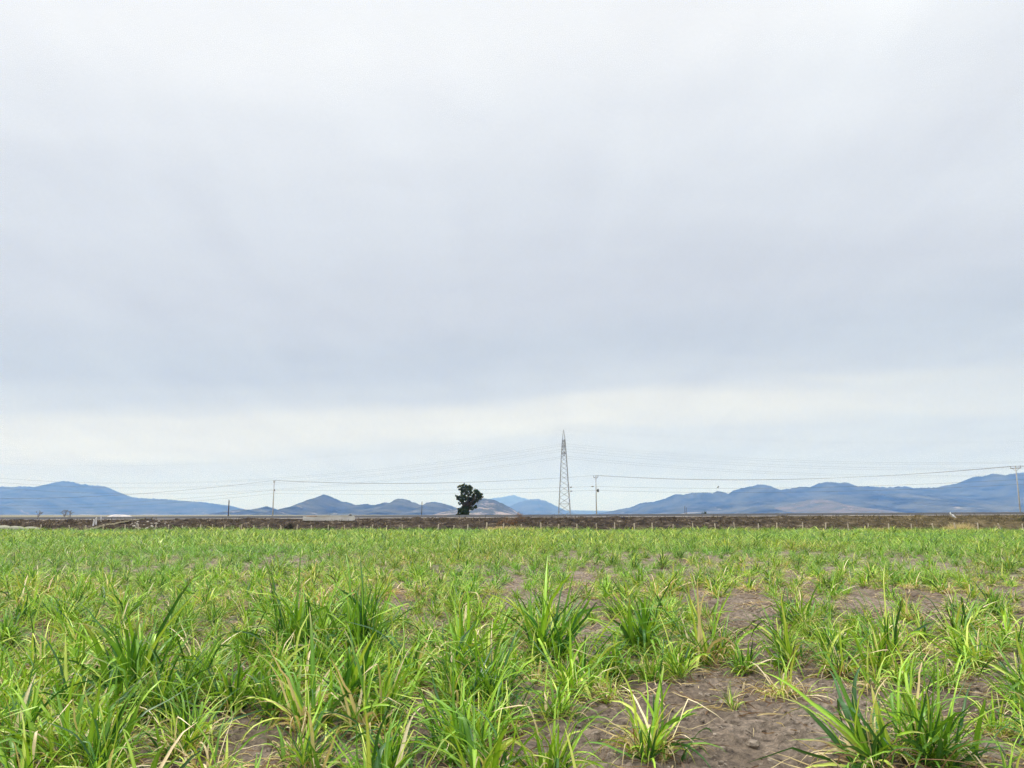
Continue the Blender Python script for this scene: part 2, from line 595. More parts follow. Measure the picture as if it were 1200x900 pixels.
ridge('mountain_ridge', [(-140, 585), (-60, 573), (0, 571), (30, 570), (53, 570.5), (58, 568), (65, 565), (75, 564), (85, 565), (95, 567.5), (108, 569),
      (120, 569.5), (128, 572), (140, 578), (152, 583), (175, 584), (200, 585.7), (215, 587), (240, 589), (268, 592.5), (278, 595), (290, 598), (310, 601), (330, 603.5)],
      7700, 2500, 2000, M['far_hill'], 'long flat-shouldered blue mountain ridge', 41, .6)
ridge('hills', [(272, 603.5), (280, 597), (297, 597.5), (305, 595.5), (313, 593.5), (318, 596), (330, 598), (338, 596), (345, 594.5), (350, 594.2), (360, 590), (370, 583.5),
      (376, 580.5), (380, 579.8), (385, 580.8), (390, 583), (400, 588), (408, 589), (418, 592), (430, 591), (440, 592), (450, 589), (457, 590), (462, 586), (467, 584), (475, 585),
      (482, 588), (490, 590.5), (495, 592), (500, 589), (508, 588), (515, 589), (525, 592), (535, 595), (550, 600), (562, 604)],
      4500, 1300, 1000, M['scrub_hill'], 'row of pointed blue hills', 52, .6, .01)
ridge('hill', [(505, 604), (520, 600), (535, 596), (548, 591), (558, 586.5), (566, 584.3), (572, 585), (582, 587), (590, 591), (598, 595), (606, 600), (614, 604)],
      3500, 800, 800, M['tan_hill'], 'dark hill with bare tan foot beside the tree', 63, .6, .01, 1.0)
ridge('mountain_peak', [(545, 600), (560, 590), (570, 585), (580, 583.5), (590, 582.5), (596, 581), (600, 580), (604, 580.3), (608, 582.5), (616, 584.5), (622, 587), (640, 595), (665, 603)],
      14500, 2500, 1500, M['far_hill'], 'faint far blue peak', 74, .5, .02, 1.0)
ridge('mountain_spur', [(580, 603), (590, 597), (600, 592), (608, 589), (615, 586.5), (625, 585), (632, 585), (640, 587.5), (652, 593), (660, 597), (668, 600), (684, 603.5)],
      9800, 2200, 1500, M['far_hill'], 'rounded blue mountain between tree and tower', 85, .5, .02, 1.0)
ridge('far_plain_rise', [(610, 603), (640, 600), (670, 598), (700, 598.5), (735, 599), (775, 601), (800, 603.5)], 12500, 1800, 1500, M['far_hill'], 'low far blue rise', 96, .4)
ridge('mountain_range', [(690, 603.5), (712, 600), (726, 597), (738, 595), (750, 590), (757, 589), (768, 588), (780, 584), (790, 580), (797, 579), (802, 580), (810, 578),
      (815, 577.5), (832, 577.5), (835, 578), (840, 576), (845, 576), (853, 579), (858, 576), (865, 573), (875, 571), (888, 568), (895, 568), (903, 570), (910, 573.5),
      (920, 573.5), (935, 571), (950, 570.5), (960, 567), (970, 565), (980, 566), (990, 565.5), (997, 567), (1005, 570), (1025, 570.5), (1040, 571.5), (1055, 570.5),
      (1060, 570), (1070, 572), (1097, 571.5), (1110, 569), (1125, 566), (1137, 562), (1140, 559.5), (1155, 557.5), (1165, 555), (1178, 557), (1190, 555), (1200, 553.5), (1270, 549), (1330, 560), (1400, 580)],
      6100, 2200, 2000, M['far_hill'], 'long blue mountain range', 107, .65)
ridge('foothills', [(745, 604), (780, 598), (800, 595), (830, 594), (850, 592), (880, 588), (905, 587), (940, 583), (980, 580), (1020, 579), (1060, 578.5), (1100, 581), (1140, 584), (1200, 582), (1290, 592), (1350, 604)],
      5000, 1400, 900, M['scrub_hill'], 'darker blue foothills in front of the range', 118, .7)
ridge('quarried_hill', [(893, 604), (905, 596), (925, 591), (940, 587.5), (955, 585.5), (970, 586), (985, 590), (1000, 594), (1020, 596), (1050, 600), (1075, 604)],
      4200, 900, 700, M['pink_hill'], 'low hill with bare pinkish quarried slopes', 129, .6, .01, 1.0)
ridge('dark_knoll', [(855, 604), (872, 598), (885, 594), (897, 593), (910, 594.5), (925, 599), (938, 604)], 4300, 600, 600, M['scrub_hill'], 'small dark knoll', 140, .5, .01, 1.0)

# ------------------------------------------------------------------ leaves
PAL = {
    'deep': ((.018, .080, .010), (.050, .165, .015)),
    'mid': ((.095, .235, .013), (.178, .355, .020)),
    'bright': ((.225, .410, .020), (.320, .510, .036)),
    'lime': ((.390, .510, .050), (.520, .590, .115)),
    'straw': ((.540, .430, .220), (.760, .650, .420)),
    'brown': ((.120, .066, .036), (.290, .178, .100)),
}


def pick_col(rng, names, w, n):
    w = np.array(w, float)
    idx = rng.choice(len(names), n, p=w / w.sum())
    lo = np.array([PAL[k][0] for k in names])[idx]
    hi = np.array([PAL[k][1] for k in names])[idx]
    return lo + (hi - lo) * rng.random((n, 1)), idx


def blades(base, az, length, width, th0, droop, colr, segs=8, across=3, rng=RNG, pw=1.4, tip=None, fold=.22, kink=None):
    """flat, folded, arching leaves; every argument is an array over the leaves"""
    n = len(az)
    s = np.linspace(0, 1, segs + 1)
    sm = (s[:-1] + s[1:]) / 2
    wob = rng.normal(0, .17, (n, segs))
    th = th0[:, None] - droop[:, None] * sm[None, :] ** pw + wob * .5
    if kink is not None:
        th = th - kink[:, None] * (sm[None, :] > .55)
    th = np.maximum(th, -1.45)
    a = az[:, None] + np.cumsum(rng.normal(0, .05, (n, segs)), 1)
    st = (length / segs)[:, None]
    dx, dy, dz = np.cos(th) * np.cos(a) * st, np.cos(th) * np.sin(a) * st, np.sin(th) * st
    p = np.zeros((n, segs + 1, 3))
    p[:, 1:, 0], p[:, 1:, 1], p[:, 1:, 2] = np.cumsum(dx, 1), np.cumsum(dy, 1), np.cumsum(dz, 1)
    p += base[:, None, :]
    thv = np.concatenate([th[:, :1], (th[:, 1:] + th[:, :-1]) / 2, th[:, -1:]], 1)
    av = np.concatenate([a[:, :1], (a[:, 1:] + a[:, :-1]) / 2, a[:, -1:]], 1)
    roll = rng.normal(0, .35, (n, 1)) + rng.normal(0, .8, (n, 1)) * s[None, :]
    side = np.stack([-np.sin(av), np.cos(av), 0 * av], -1)
    nor = np.stack([-np.sin(thv) * np.cos(av), -np.sin(thv) * np.sin(av), np.cos(thv)], -1)
    cr, sr = np.cos(roll)[..., None], np.sin(roll)[..., None]
    sd_, nr_ = side * cr + nor * sr, nor * cr - side * sr
    prof = np.minimum(1, .45 + s * 3.2) * np.clip(1 - s, 0, 1) ** .62
    prof[-1] = .03
    hw = (width[:, None] * prof[None, :] / 2)[..., None]
    if across == 3:
        rows = [p - sd_ * hw + nr_ * hw * fold, p - nr_ * hw * fold, p + sd_ * hw + nr_ * hw * fold]
    else:
        rows = [p - sd_ * hw, p + sd_ * hw]
    V = np.stack(rows, 2)                       # n, segs+1, across, 3
    i = np.arange(n * (segs + 1) * across).reshape(n, segs + 1, across)
    Fq = np.stack([i[:, :-1, :-1], i[:, :-1, 1:], i[:, 1:, 1:], i[:, 1:, :-1]], -1).reshape(-1, 4)
    C = np.repeat(np.repeat(colr[:, None, None, :], segs + 1, 1), across, 2)
    if tip is not None:
        k = np.clip((s[None, :] - (1 - tip[:, None])) / np.maximum(tip[:, None], .01), 0, 1)[..., None, None] * (tip[:, None, None, None] > .02)
        straw = np.array([.46, .38, .17])
        C = C * (1 - k) + straw * k
    if across == 3:
        C = C.copy()
        C[:, :, 1] = C[:, :, 1] * 1.25 + .02
    return V.reshape(-1, 3), Fq, C.reshape(-1, 3)


def clump_leaves(rng, kind, segs=9, across=3, few=1.0):
    """one clump about 0.75 m tall: returns green and dry leaf arrays"""
    K = {'dense': dict(t=(22, 28), l=(5, 7), r=.11, lean=.36, L=(.30, .82), W=(0.0292, 0.0551), dr=(.2, 1.8), cols=(['deep', 'mid', 'bright', 'lime'], [4, 5, 3, .8]), dry=34),
         'open': dict(t=(14, 18), l=(4, 7), r=.11, lean=.50, L=(.26, .80), W=(0.0269, 0.0538), dr=(.5, 2.3), cols=(['deep', 'mid', 'bright', 'lime', 'straw'], [2, 4.5, 3.5, 1.3, .6]), dry=30),
         'dry': dict(t=(13, 17), l=(4, 6), r=.12, lean=.55, L=(.26, .78), W=(0.0292, 0.0583), dr=(.3, 2.1), cols=(['deep', 'mid', 'bright', 'lime', 'straw'], [3, 4, 2, 2, 1]), dry=80),
         'bright': dict(t=(16, 20), l=(4, 7), r=.11, lean=.42, L=(.26, .78), W=(0.0252, 0.0470), dr=(.4, 2.1), cols=(['deep', 'mid', 'bright', 'lime', 'straw'], [1.2, 4, 4.5, 1.5, .4]), dry=24),
         'sparse': dict(t=(4, 7), l=(4, 6), r=.06, lean=.50, L=(.34, .68), W=(0.0210, 0.0390), dr=(.3, 2.0), cols=(['mid', 'bright', 'lime'], [4, 3, 2]), dry=16),
         'straw': dict(t=(10, 13), l=(3, 5), r=.14, lean=.75, L=(.30, .66), W=(0.0210, 0.0420), dr=(.5, 2.5), cols=(['mid', 'bright', 'lime', 'straw'], [2, 2, 4, 2.5]), dry=60)}[kind]
    nt = int(rng.integers(*K['t']) * few) + 1
    B, A, L, W, T, D = [], [], [], [], [], []
    for _ in range(nt):
        ra, rr = rng.random() * 2 * math.pi, abs(rng.normal(0, K['r']))
        bx_, by_ = rr * math.cos(ra), rr * math.sin(ra)
        la = ra + rng.normal(0, .7)
        lean = abs(rng.normal(0, K['lean'] * .6)) + rr * 1.2
        plane = rng.random() * math.pi
        nl = int(rng.integers(*K['l']))
        stem = rng.uniform(.05, .20)
        for j in range(nl):
            q = j / max(1, nl - 1)                 # 0 = oldest, lowest
            h = stem * (.15 + .85 * q)
            B.append((bx_ + math.cos(la) * h * math.sin(lean), by_ + math.sin(la) * h * math.sin(lean), h * math.cos(lean) - .01))
            sideaz = plane + (math.pi if j % 2 else 0) + rng.normal(0, .5)
            off = (1 - q) * .75 + .12 + abs(rng.normal(0, .12))
            vx = math.cos(la) * math.sin(lean) + math.cos(sideaz) * math.sin(off)
            vy = math.sin(la) * math.sin(lean) + math.sin(sideaz) * math.sin(off)
            vz = math.cos(lean) * math.cos(off) + .15
            A.append(math.atan2(vy, vx))
            T.append(math.atan2(vz, math.hypot(vx, vy)))
            L.append(rng.uniform(*K['L']) * (.78 + .3 * q))
            W.append(K['W'][0] * .62 + (K['W'][1] - K['W'][0] * .62) * rng.random() ** 1.9)
            D.append(rng.uniform(*K['dr']) * (1.25 - .7 * q))
    B, A, L, W, T, D = map(np.array, (B, A, L, W, T, D))
    n = len(A)
    C, _ = pick_col(rng, *K['cols'], n)
    tip = np.where(rng.random(n) < .34, rng.uniform(.06, .40, n), 0)
    kink = np.where(rng.random(n) < .22, rng.uniform(.5, 1.6, n), 0)
    green = blades(B, A, L, W, T, D, C, segs, across, rng, tip=tip, kink=kink)
    m = int(K['dry'] * few) + 1
    ra = rng.random(m) * 2 * math.pi
    rr = np.abs(rng.normal(0, K['r'], m)) + .02
    B = np.stack([rr * np.cos(ra), rr * np.sin(ra), rng.uniform(0, .12, m)], -1)
    C, _ = pick_col(rng, ['straw', 'brown', 'lime'], [5, 3, .8], m)
    dry = blades(B, ra + rng.normal(0, .5, m), rng.uniform(.18, .52, m), rng.uniform(.010, .022, m), rng.uniform(.1, 1.25, m),
                 rng.uniform(.9, 2.6, m), C, segs, across, rng, kink=np.where(rng.random(m) < .4, .9, 0), fold=.4)
    return green, dry


KINDS = ['dense', 'open', 'dry', 'bright', 'sparse', 'straw']
PROTO = {}
for kd in KINDS:
    for v in range(5):
        rg = np.random.default_rng(100 + 10 * KINDS.index(kd) + v)
        g, d = clump_leaves(rg, kd)
        PROTO[kd, v] = (new_mesh('green_leaves', g[0], g[1], M['leaf'], True, g[2]), new_mesh('dry_leaves', d[0], d[1], M['dry_leaf'], True, d[2]))

made = {}


def place_clump(x, y, h, wide, kd, rz, label, group=None, tilt=(0, 0), v=None):
    v = random.randrange(5) if v is None else v
    o = thing('cane_clump', label, 'cane plant', (x, y, gz1(x, y) - .005), rz, group)
    o.rotation_euler = (tilt[0], tilt[1], rz)
    s = h / .74
    o.scale = (s * wide, s * wide, s)
    for nm, me in zip(('green_leaves', 'dry_leaves'), PROTO[kd, v]):
        key = (kd, v, nm)
        if key not in made:
            made[key] = link(nm, me, o)
        else:
            c = made[key].copy()
            col.objects.link(c)
            c.parent = o
    return o


GRP = 'young cane clumps of the field'
# base pixel, top pixel, width, kind, lean (x, y) and what sets each apart
MAIN = [
    (155, 826, 702, 1.0, 'dense', (0, -.05), 'large dark green upright cane clump, tallest of the crowded left front'),
    (362, 862, 745, 1.0, 'open', (0, .0), 'arching cane clump with pale blades over a straw-littered gap'),
    (18, 832, 745, 1.05, 'open', (0, .1), 'green cane clump cut by the left picture edge'),
    (28, 945, 842, 1.0, 'bright', (0, 0), 'bright green cane clump in the bottom left corner'),
    (112, 940, 850, .95, 'bright', (0, .1), 'broad bright green cane blades rising from the bottom edge, beside the corner'),
    (245, 912, 815, 1.1, 'straw', (0, 0), 'yellowing cane clump with many dry stalks in the left front'),
    (226, 874, 782, .95, 'bright', (0, .05), 'bright green cane clump between the largest left clump and the yellowing one'),
    (424, 776, 672, .72, 'dense', (0, 0), 'narrow tall dark green cane clump left of the middle'),
    (352, 772, 668, .85, 'dense', (0, .05), 'dense green cane clump just left of the narrow tall one'),
    (472, 826, 738, .75, 'sparse', (0, 0), 'thin small cane clump standing alone in dark soil'),
    (545, 786, 690, .95, 'bright', (0, .05), 'bright green bushy cane clump near the picture centre'),
    (642, 790, 686, .95, 'dense', (0, .06), 'dark green bushy cane clump below the steel tower'),
    (575, 925, 792, 1.0, 'open', (0, -.1), 'front centre cane clump with blades arching left, cut by bottom edge'),
    (645, 930, 812, .8, 'bright', (0, .05), 'front centre upright bright cane clump, cut by bottom edge'),
    (762, 882, 762, .82, 'dry', (0, .12), 'lone cane clump with a collar of curled straw leaves on bare soil'),
    (755, 768, 684, 1.05, 'dense', (0, -.05), 'dark green wide cane clump with brown dead leaves at its foot'),
    (832, 780, 676, .85, 'open', (0, -.08), 'tall leaning cane clump at the left edge of the bare patch'),
    (702, 812, 768, 1.3, 'straw', (0, 0), 'low drooping cane clump beside the bare soil'),
    (860, 834, 784, .7, 'sparse', (0, -.25), 'tiny sprout of cane alone on the bare brown soil'),
    (928, 788, 700, .75, 'open', (0, -.3), 'cane clump leaning left behind the tiny sprout and bare soil'),
    (985, 792, 722, .95, 'dry', (0, 0), 'mixed green and straw cane clump between two taller ones on the right'),
    (1046, 778, 682, .72, 'bright', (0, 0), 'upright vivid green cane clump behind the large right front clump'),
    (1030, 898, 778, 1.1, 'dry', (0, -.38), 'large right front cane clump fanning left with broad blades and straw'),
    (1092, 902, 782, .9, 'dense', (0, .15), 'large right front cane clump with upright broad dark blades'),
    (1212, 830, 738, .9, 'open', (0, -.35), 'cane clump cut by the right edge leaning over bare soil'),
    (1186, 752, 690, 1.1, 'straw', (0, 0), 'straw-coloured cane clump beside the right picture edge'),
    (1124, 748, 690, 1.05, 'dry', (0, 0), 'yellowish cane clump with pale arching leaves right of the vivid one'),
    (1180, 925, 852, 1.1, 'straw', (0, 0), 'low pale cane clump in the bottom right corner'),
    (942, 738, 682, 1.0, 'open', (0, 0), 'mid green cane clump on the far side of the leaning one'),
]
placed = []
for k, (bx_, by_, ty, wd, kd, tl, lb) in enumerate(MAIN):
    b = on_ground(bx_, by_)
    top = at(bx_, ty, b.y)
    h = max(.25, top.z) * 1.04
    place_clump(b.x, b.y, h, wd * 1.06, kd, random.uniform(-.6, .6), lb, GRP, (tl[0], tl[1]), k % 5)
    placed.append((b.x, b.y, .30 * wd * h / .6))


def project(x, y, z=0.0):
    d = np.array([x, y, z - EYE])
    fw = d[1] * CP + d[2] * SP
    upv = -d[1] * SP + d[2] * CP
    return 600 + F * d[0] / fw, 450 - F * upv / fw


BARE = [(770, 905, 165, 52), (905, 868, 105, 44), (1150, 838, 75, 34), (705, 770, 38, 30), (880, 762, 26, 20), (1075, 822, 60, 14), (505, 868, 40, 14),
        (940, 905, 90, 30), (840, 812, 60, 22), (985, 835, 50, 16), (720, 745, 30, 14), (890, 725, 34, 12), (1090, 790, 40, 12), (780, 836, 60, 20), (1195, 790, 40, 18)]


PATCHY = [(700, 652, 70, 8), (820, 662, 75, 13), (905, 690, 45, 18), (990, 668, 34, 9), (1112, 658, 34, 6), (600, 690, 44, 12), (338, 660, 50, 7),
          (470, 692, 22, 10), (1020, 742, 60, 22), (1115, 735, 44, 26), (735, 700, 50, 16), (870, 742, 46, 30), (1180, 690, 40, 14), (150, 672, 40, 6)]


def density(x, y):
    """how likely a clump is kept at a spot of the field"""
    px, py = project(x, y)
    for cx, cy_, rx, ry in BARE:
        if ((px - cx) / rx) ** 2 + ((py - cy_) / ry) ** 2 < 1:
            return 0.0
    for cx, cy_, rx, ry in PATCHY:
        if ((px - cx) / rx) ** 2 + ((py - cy_) / ry) ** 2 < 1:
            return .14
    n = float(fbm(np.array(x * .42 + 3), np.array(y * .30), 3, 77))
    nearest = max(0, min(1, (7.5 - y) / 2))
    midf = max(0, min(1, (y - 7) / 3)) * max(0, min(1, (40 - y) / 12))
    right = min(1, max(0, (px - 560) / 300))
    dens = 1.0 - .04 * midf - .30 * right * max(midf, nearest) - max(0, n - .50) * (2.6 + 3 * right) * max(midf, nearest)
    return max(.03, min(1, dens))


cell = {}


def free(x, y, r):
    i, j = int(x // 1), int(y // 1)
    for a in range(i - 1, i + 2):
        for b in range(j - 1, j + 2):
            for (qx, qy, qr) in cell.get((a, b), ()):
                if (qx - x) ** 2 + (qy - y) ** 2 < (max(r, qr)) ** 2:
                    return False
    return True


def occupy(x, y, r):
    cell.setdefault((int(x // 1), int(y // 1)), []).append((x, y, r))


for (x, y, r) in placed:
    occupy(x, y, min(.8, r + .04))

cands = []
rs = random.Random(5)
for _ in range(88000):
    y = math.sqrt(rs.uniform(3.9 ** 2, 66.5 ** 2))
    x = rs.uniform(-1, 1) * (.82 * y + 3.5)
    r = (.29 if x < 0 else .32) if y < 9 else (.37 if y < 20 else (.42 if y < 36 else .46))
    if rs.random() > density(x, y):
        continue
    if not free(x, y, r):
        continue
    occupy(x, y, r)
    cands.append((x, y))
cands.sort(key=lambda p: p[1])
N_IND = 300 - len(MAIN)
inframe = [p for p in cands if -60 < project(*p)[0] < 1260 and project(*p)[1] < 960]
ind = set(inframe[:N_IND])
PHR = {'dense': 'bushy dark green', 'open': 'arching mid green', 'dry': 'half dry green and straw', 'bright': 'bright green', 'sparse': 'small thin', 'straw': 'low yellowing'}
ZN = [(.0, 'in the crowded left part'), (400, 'in the middle part'), (760, 'in the patchy right part')]
for (x, y) in [p for p in inframe if p in ind]:
    px, py = project(x, y)
    kd = rs.choices(KINDS, [2.2, 4, 2 if px > 600 else 1, 4.5, 1.2, 2.2 if px > 600 else 1.2])[0]
    zone = [z for z in ZN if px >= z[0] or z[0] == 0][-1][1]
    h = (rs.uniform(.38, .66) if y < 8 else rs.uniform(.30, .54)) * (1.0 if kd in ('dense', 'open', 'bright') else .75)
    lab = '%s young cane clump %s of the field' % (PHR[kd], zone)
    place_clump(x, y, h, rs.uniform(.85, 1.2), kd, rs.uniform(0, 6.28), lab, GRP, (rs.gauss(0, .08), rs.gauss(0, .08)))

# every clump farther off is part of one mass
VV, FF, CC = [], [], []
off = 0
LIB = {}
for lod, (segs, ac, few) in enumerate(((6, 3, .8), (4, 2, .62), (3, 2, .50))):
    for v in range(8):
        kd = ['open', 'bright', 'open', 'dense', 'open', 'straw', 'bright', 'dry'][v]
        g, d = clump_leaves(np.random.default_rng(900 + lod * 20 + v), kd, segs, ac, few)
        wv = np.array([1.0, 1.0, 1.0])
        LIB[lod, v] = (np.concatenate([g[0], d[0]]), np.concatenate([g[1], d[1] + len(g[0])]), np.concatenate([g[2], d[2]]))
for (x, y) in cands:
    if (x, y) in ind:
        continue
    lod = 0 if y < 20 else (1 if y < 36 else 2)
    n = float(fbm(np.array(x * .3), np.array(y * .2), 3, 44))
    v = rs.randrange(8) if y < 30 else rs.choice([0, 1, 2, 2, 3, 4, 6, 6])
    V, Fq, C = LIB[lod, v]
    s = (rs.uniform(.26, .48) if y < 26 else rs.uniform(.24, .44) + .14 * min(1, (y - 26) / 14)) / .74 * (.80 + .4 * n)
    if y > 58:
        s *= rs.uniform(.65, 1.35)
    wd = s * rs.uniform(.95, 1.3) * (1 + .012 * max(0, y - 15))
    a = rs.uniform(0, 6.28)
    co, si = math.cos(a), math.sin(a)
    P = np.empty_like(V)
    P[:, 0] = (V[:, 0] * co - V[:, 1] * si) * wd + x
    P[:, 1] = (V[:, 0] * si + V[:, 1] * co) * wd + y
    P[:, 2] = V[:, 2] * s + gz1(x, y)
    yel = 1 + (n - .5) * .6
    VV.append(P.astype(np.float32))
    FF.append(Fq + off)
    CC.append((C * np.array([yel, 1.0, 1.0]) * rs.uniform(.85, 1.15)).astype(np.float32))
    off += len(V)
field = link('cane_crop', new_mesh('cane_crop', np.concatenate(VV), np.concatenate(FF), M['leaf'], True, np.concatenate(CC)))
tag(field, 'mass of young green cane filling the field up to the road bank', 'crop', kind='stuff')
print('clumps', len(cands), 'crop faces', sum(len(f) for f in FF))

# ------------------------------------------------------------------ litter, clods, brush
n = 15000
y = np.sqrt(RNG.uniform(3.6 ** 2, 20 ** 2, n))
x = RNG.uniform(-1, 1, n) * (.7 * y + .6)
keep = RNG.random(n) < np.clip((fbm(x * 1.3, y * 1.3, 3, 66) - .36) * 4, .12, 1)
x, y = x[keep], y[keep]
near = np.array([p for p in cands if p[1] < 14] + [(p[0], p[1]) for p in placed for _ in range(4)])
pick = RNG.integers(0, len(near), 5200)            # fallen leaves gather round the clumps
x = np.concatenate([x, near[pick, 0] + RNG.normal(0, .20, len(pick))])
y = np.concatenate([y, near[pick, 1] + RNG.normal(0, .20, len(pick))])
n = len(x)
base = np.stack([x, y, ground_z(x, y) + RNG.uniform(.004, .03, n)], -1)
C, _ = pick_col(RNG, ['straw', 'brown'], [2.2, 3], n)
lv = blades(base, RNG.uniform(0, 6.28, n), RNG.uniform(.05, .36, n), RNG.uniform(.005, .017, n), RNG.normal(.05, .18, n), RNG.normal(.1, .35, n), C, 5, 3, RNG, fold=.5)
lit = link('leaf_litter', new_mesh('leaf_litter', lv[0], lv[1], M['dry_leaf'], True, lv[2]))
tag(lit, 'dry straw and dead leaves strewn over the soil', 'litter', kind='stuff')

mb = MB()
cl = [(random.gauss(0, 1), 0) for _ in range(1)]
for k in range(11000):
    yy = math.sqrt(random.uniform(3.7 ** 2, 13 ** 2))
    xx = random.uniform(-1, 1) * (.7 * yy + .4)
    r = min(.045, .005 + random.expovariate(1 / .0075))
    mb.blob((xx, yy, gz1(xx, yy) - r * .05), (r * random.uniform(.8, 1.5), r * random.uniform(.8, 1.5), r * .75), k % 13, .5, 6, 4)
cl = mb.build('soil_clods', M['clod'], smooth=False)
tag(cl, 'small clods and crumbs of brown soil', 'clods', kind='stuff')

# dry brush over the bank
n = 26000
x = RNG.uniform(-66, 66, n)
y = RNG.uniform(69.6, 76.2, n)
keep = (RNG.random(n) < np.clip((fbm(x * .8, y * .8, 3, 12) - .30) * 3, .08, 1)) & ~((x > -21.2) & (x < -14.8) & (y > 73.9))
x, y = x[keep], y[keep]
n = len(x)
zb = np.interp(y, [p[0] for p in prof], [p[1] for p in prof]) + RISE * x * np.clip((y - 69.2) / 7, 0, 1)
base = np.stack([x, y, zb], -1)
PAL['b1'] = ((.020, .014, .010), (.065, .045, .030))
PAL['b2'] = ((.090, .062, .040), (.180, .130, .088))
PAL['b3'] = ((.055, .055, .022), (.110, .100, .045))
PAL['b4'] = ((.260, .205, .130), (.420, .340, .230))
C, idx = pick_col(RNG, ['b1', 'b2', 'b3', 'b4'], [5, 3, 1, .5], n)
C2, _ = pick_col(RNG, ['b1', 'b2', 'b3', 'b4'], [3, 1.5, 4.5, .7], n)
sel = (x + RNG.normal(0, 10, n) > 36)[:, None]
C = np.where(sel, C2, C)
br = blades(base, RNG.uniform(0, 6.28, n), RNG.uniform(.12, .48, n), RNG.uniform(.02, .055, n), RNG.uniform(.5, 1.5, n), RNG.uniform(0, 1.4, n), C, 3, 2, RNG)
o = link('bank_brush', new_mesh('bank_brush', br[0], br[1], M['dry_leaf'], True, br[2]))
tag(o, 'low brown dead weeds covering the road bank', 'dead weeds', kind='stuff')

# tan dry grass at the foot of the bank
def grass_patch(px0, px1, n, h, lab):
    xa, xb = at(px0, 617, 69).x, at(px1, 617, 69).x
    x = RNG.normal((xa + xb) / 2, (xb - xa) / 4, n)
    y = RNG.uniform(68.4, 70.4, n)
    hh = h * np.exp(-((x - (xa + xb) / 2) / ((xb - xa) / 2.2)) ** 2) + .15
    C, _ = pick_col(RNG, ['straw', 'b2', 'lime'], [5, 1, .6], n)
    L = blades(np.stack([x, y, 0 * x], -1), RNG.uniform(0, 6.28, n), RNG.uniform(.5, 1, n) * hh, RNG.uniform(.02, .05, n), RNG.uniform(.9, 1.5, n), RNG.uniform(.2, 1.4, n), C, 4, 2, RNG)
    o = link('dry_grass', new_mesh('dry_grass', L[0], L[1], M['dry_leaf'], True, L[2]))
    tag(o, lab, 'dry grass', kind='stuff')


grass_patch(548, 640, 1500, .65, 'straw-coloured dry grass at the bank foot below the red-brown bush')
grass_patch(1106, 1150, 1300, .95, 'mound of straw-coloured dry grass at the bank foot under the white scrap')
grass_patch(985, 1080, 700, .45, 'thin band of straw-coloured dry grass along the bank foot on the right')

# ------------------------------------------------------------------ fence
FY = 68.3
fence = thing('post_fence', 'long fence of short pale wooden posts between field and bank', 'fence', (0, FY, 0))
post_px = [48, 82, 100, 121, 147, 163, 181, 198, 214, 235, 249, 264, 283, 298, 315, 330, 348, 365, 385, 404, 436, 453, 472, 491, 513, 531, 548, 570, 590,
           611, 634, 654.5, 676, 699, 720, 743.5, 764.5, 788.5, 812, 838.5, 861, 888.5, 910, 940.5, 967, 994, 1017, 1041, 1067.5, 1094, 1119.5, 1146, 1173, 1198]
strand_pts = []
for k, px in enumerate(post_px):
    tall = .80 if px > 560 else .66
    x = at(px, 614, FY).x
    h = tall * random.uniform(.90, 1.10)
    lx, ly = random.gauss(0, .04), random.gauss(0, .04)
    if px in (1119.5, 1173):
        lx = -.26 if px == 1173 else -.12
    r = random.uniform(.045, .06)
    p = MB()
    p.tube([(x, 0, -.2), (x + lx * .3, ly * .3, h * .35), (x + lx, ly, h - .02), (x + lx * 1.03, ly * 1.03, h)], [r * 1.1, r, r * .95, r * .6], 7)
    p.build('fence_post', M['post_wood'], fence)
    strand_pts.append((x + lx * .75, ly * .75 - r, h))
for q in (.38, .78):
    w = MB()
    w.tube([(a, b, .72 * q) for a, b, c in strand_pts], .0022, 4)
    w.build('wire_strand', M['wire'], fence)

# ------------------------------------------------------------------ small things on and by the bank
def blob_thing(name, label, cat, c, rad, mat, seed, amp=.22, group=None, nu=16, nv=10):
    b = MB()
    b.blob((0, 0, 0), rad, seed, amp, nu, nv)
    o = b.build(name, mat, None, True, c)
    return tag(o, label, cat, group)


for px, wpx, topy, sd_, lb in ((3, 20, 615.6, 2, 'pale grey-green rounded boulder at the field end, cut by the left picture edge'),
                              (19, 19, 616.3, 5, 'pale grey-green rounded boulder, middle one of three at the field end'),
                              (37, 20, 617.0, 9, 'pale grey-green low boulder nearest the fence posts, at the field end')):
    p = at(px, topy, 67.6)
    w = wpx / F * 67.6
    blob_thing('boulder', lb, 'boulder', (p.x, 67.6, p.z * .42), (w * .56, .6, p.z * .58), M['boulder'], sd_, .16, 'boulders at the field end')

# stones spilled on the bank
for k in range(26):
    px = random.gauss(174, 13)
    px = min(200, max(154, px))
    yy = random.uniform(70.3, 74.6)
    x = (px - 600) / F * yy
    z = float(np.interp(yy, [p[0] for p in prof], [p[1] for p in prof])) + RISE * x * min(1, (yy - 69.2) / 7)
    r = random.uniform(.06, .15)
    blob_thing('stone', 'pale broken stone among the stones spilled on the bank beside the track', 'stone', (x, yy, z + r * .35), (r * 1.25, r, r * .8), M['stone'], k, .5, 'pale stones spilled on the bank', 9, 6)

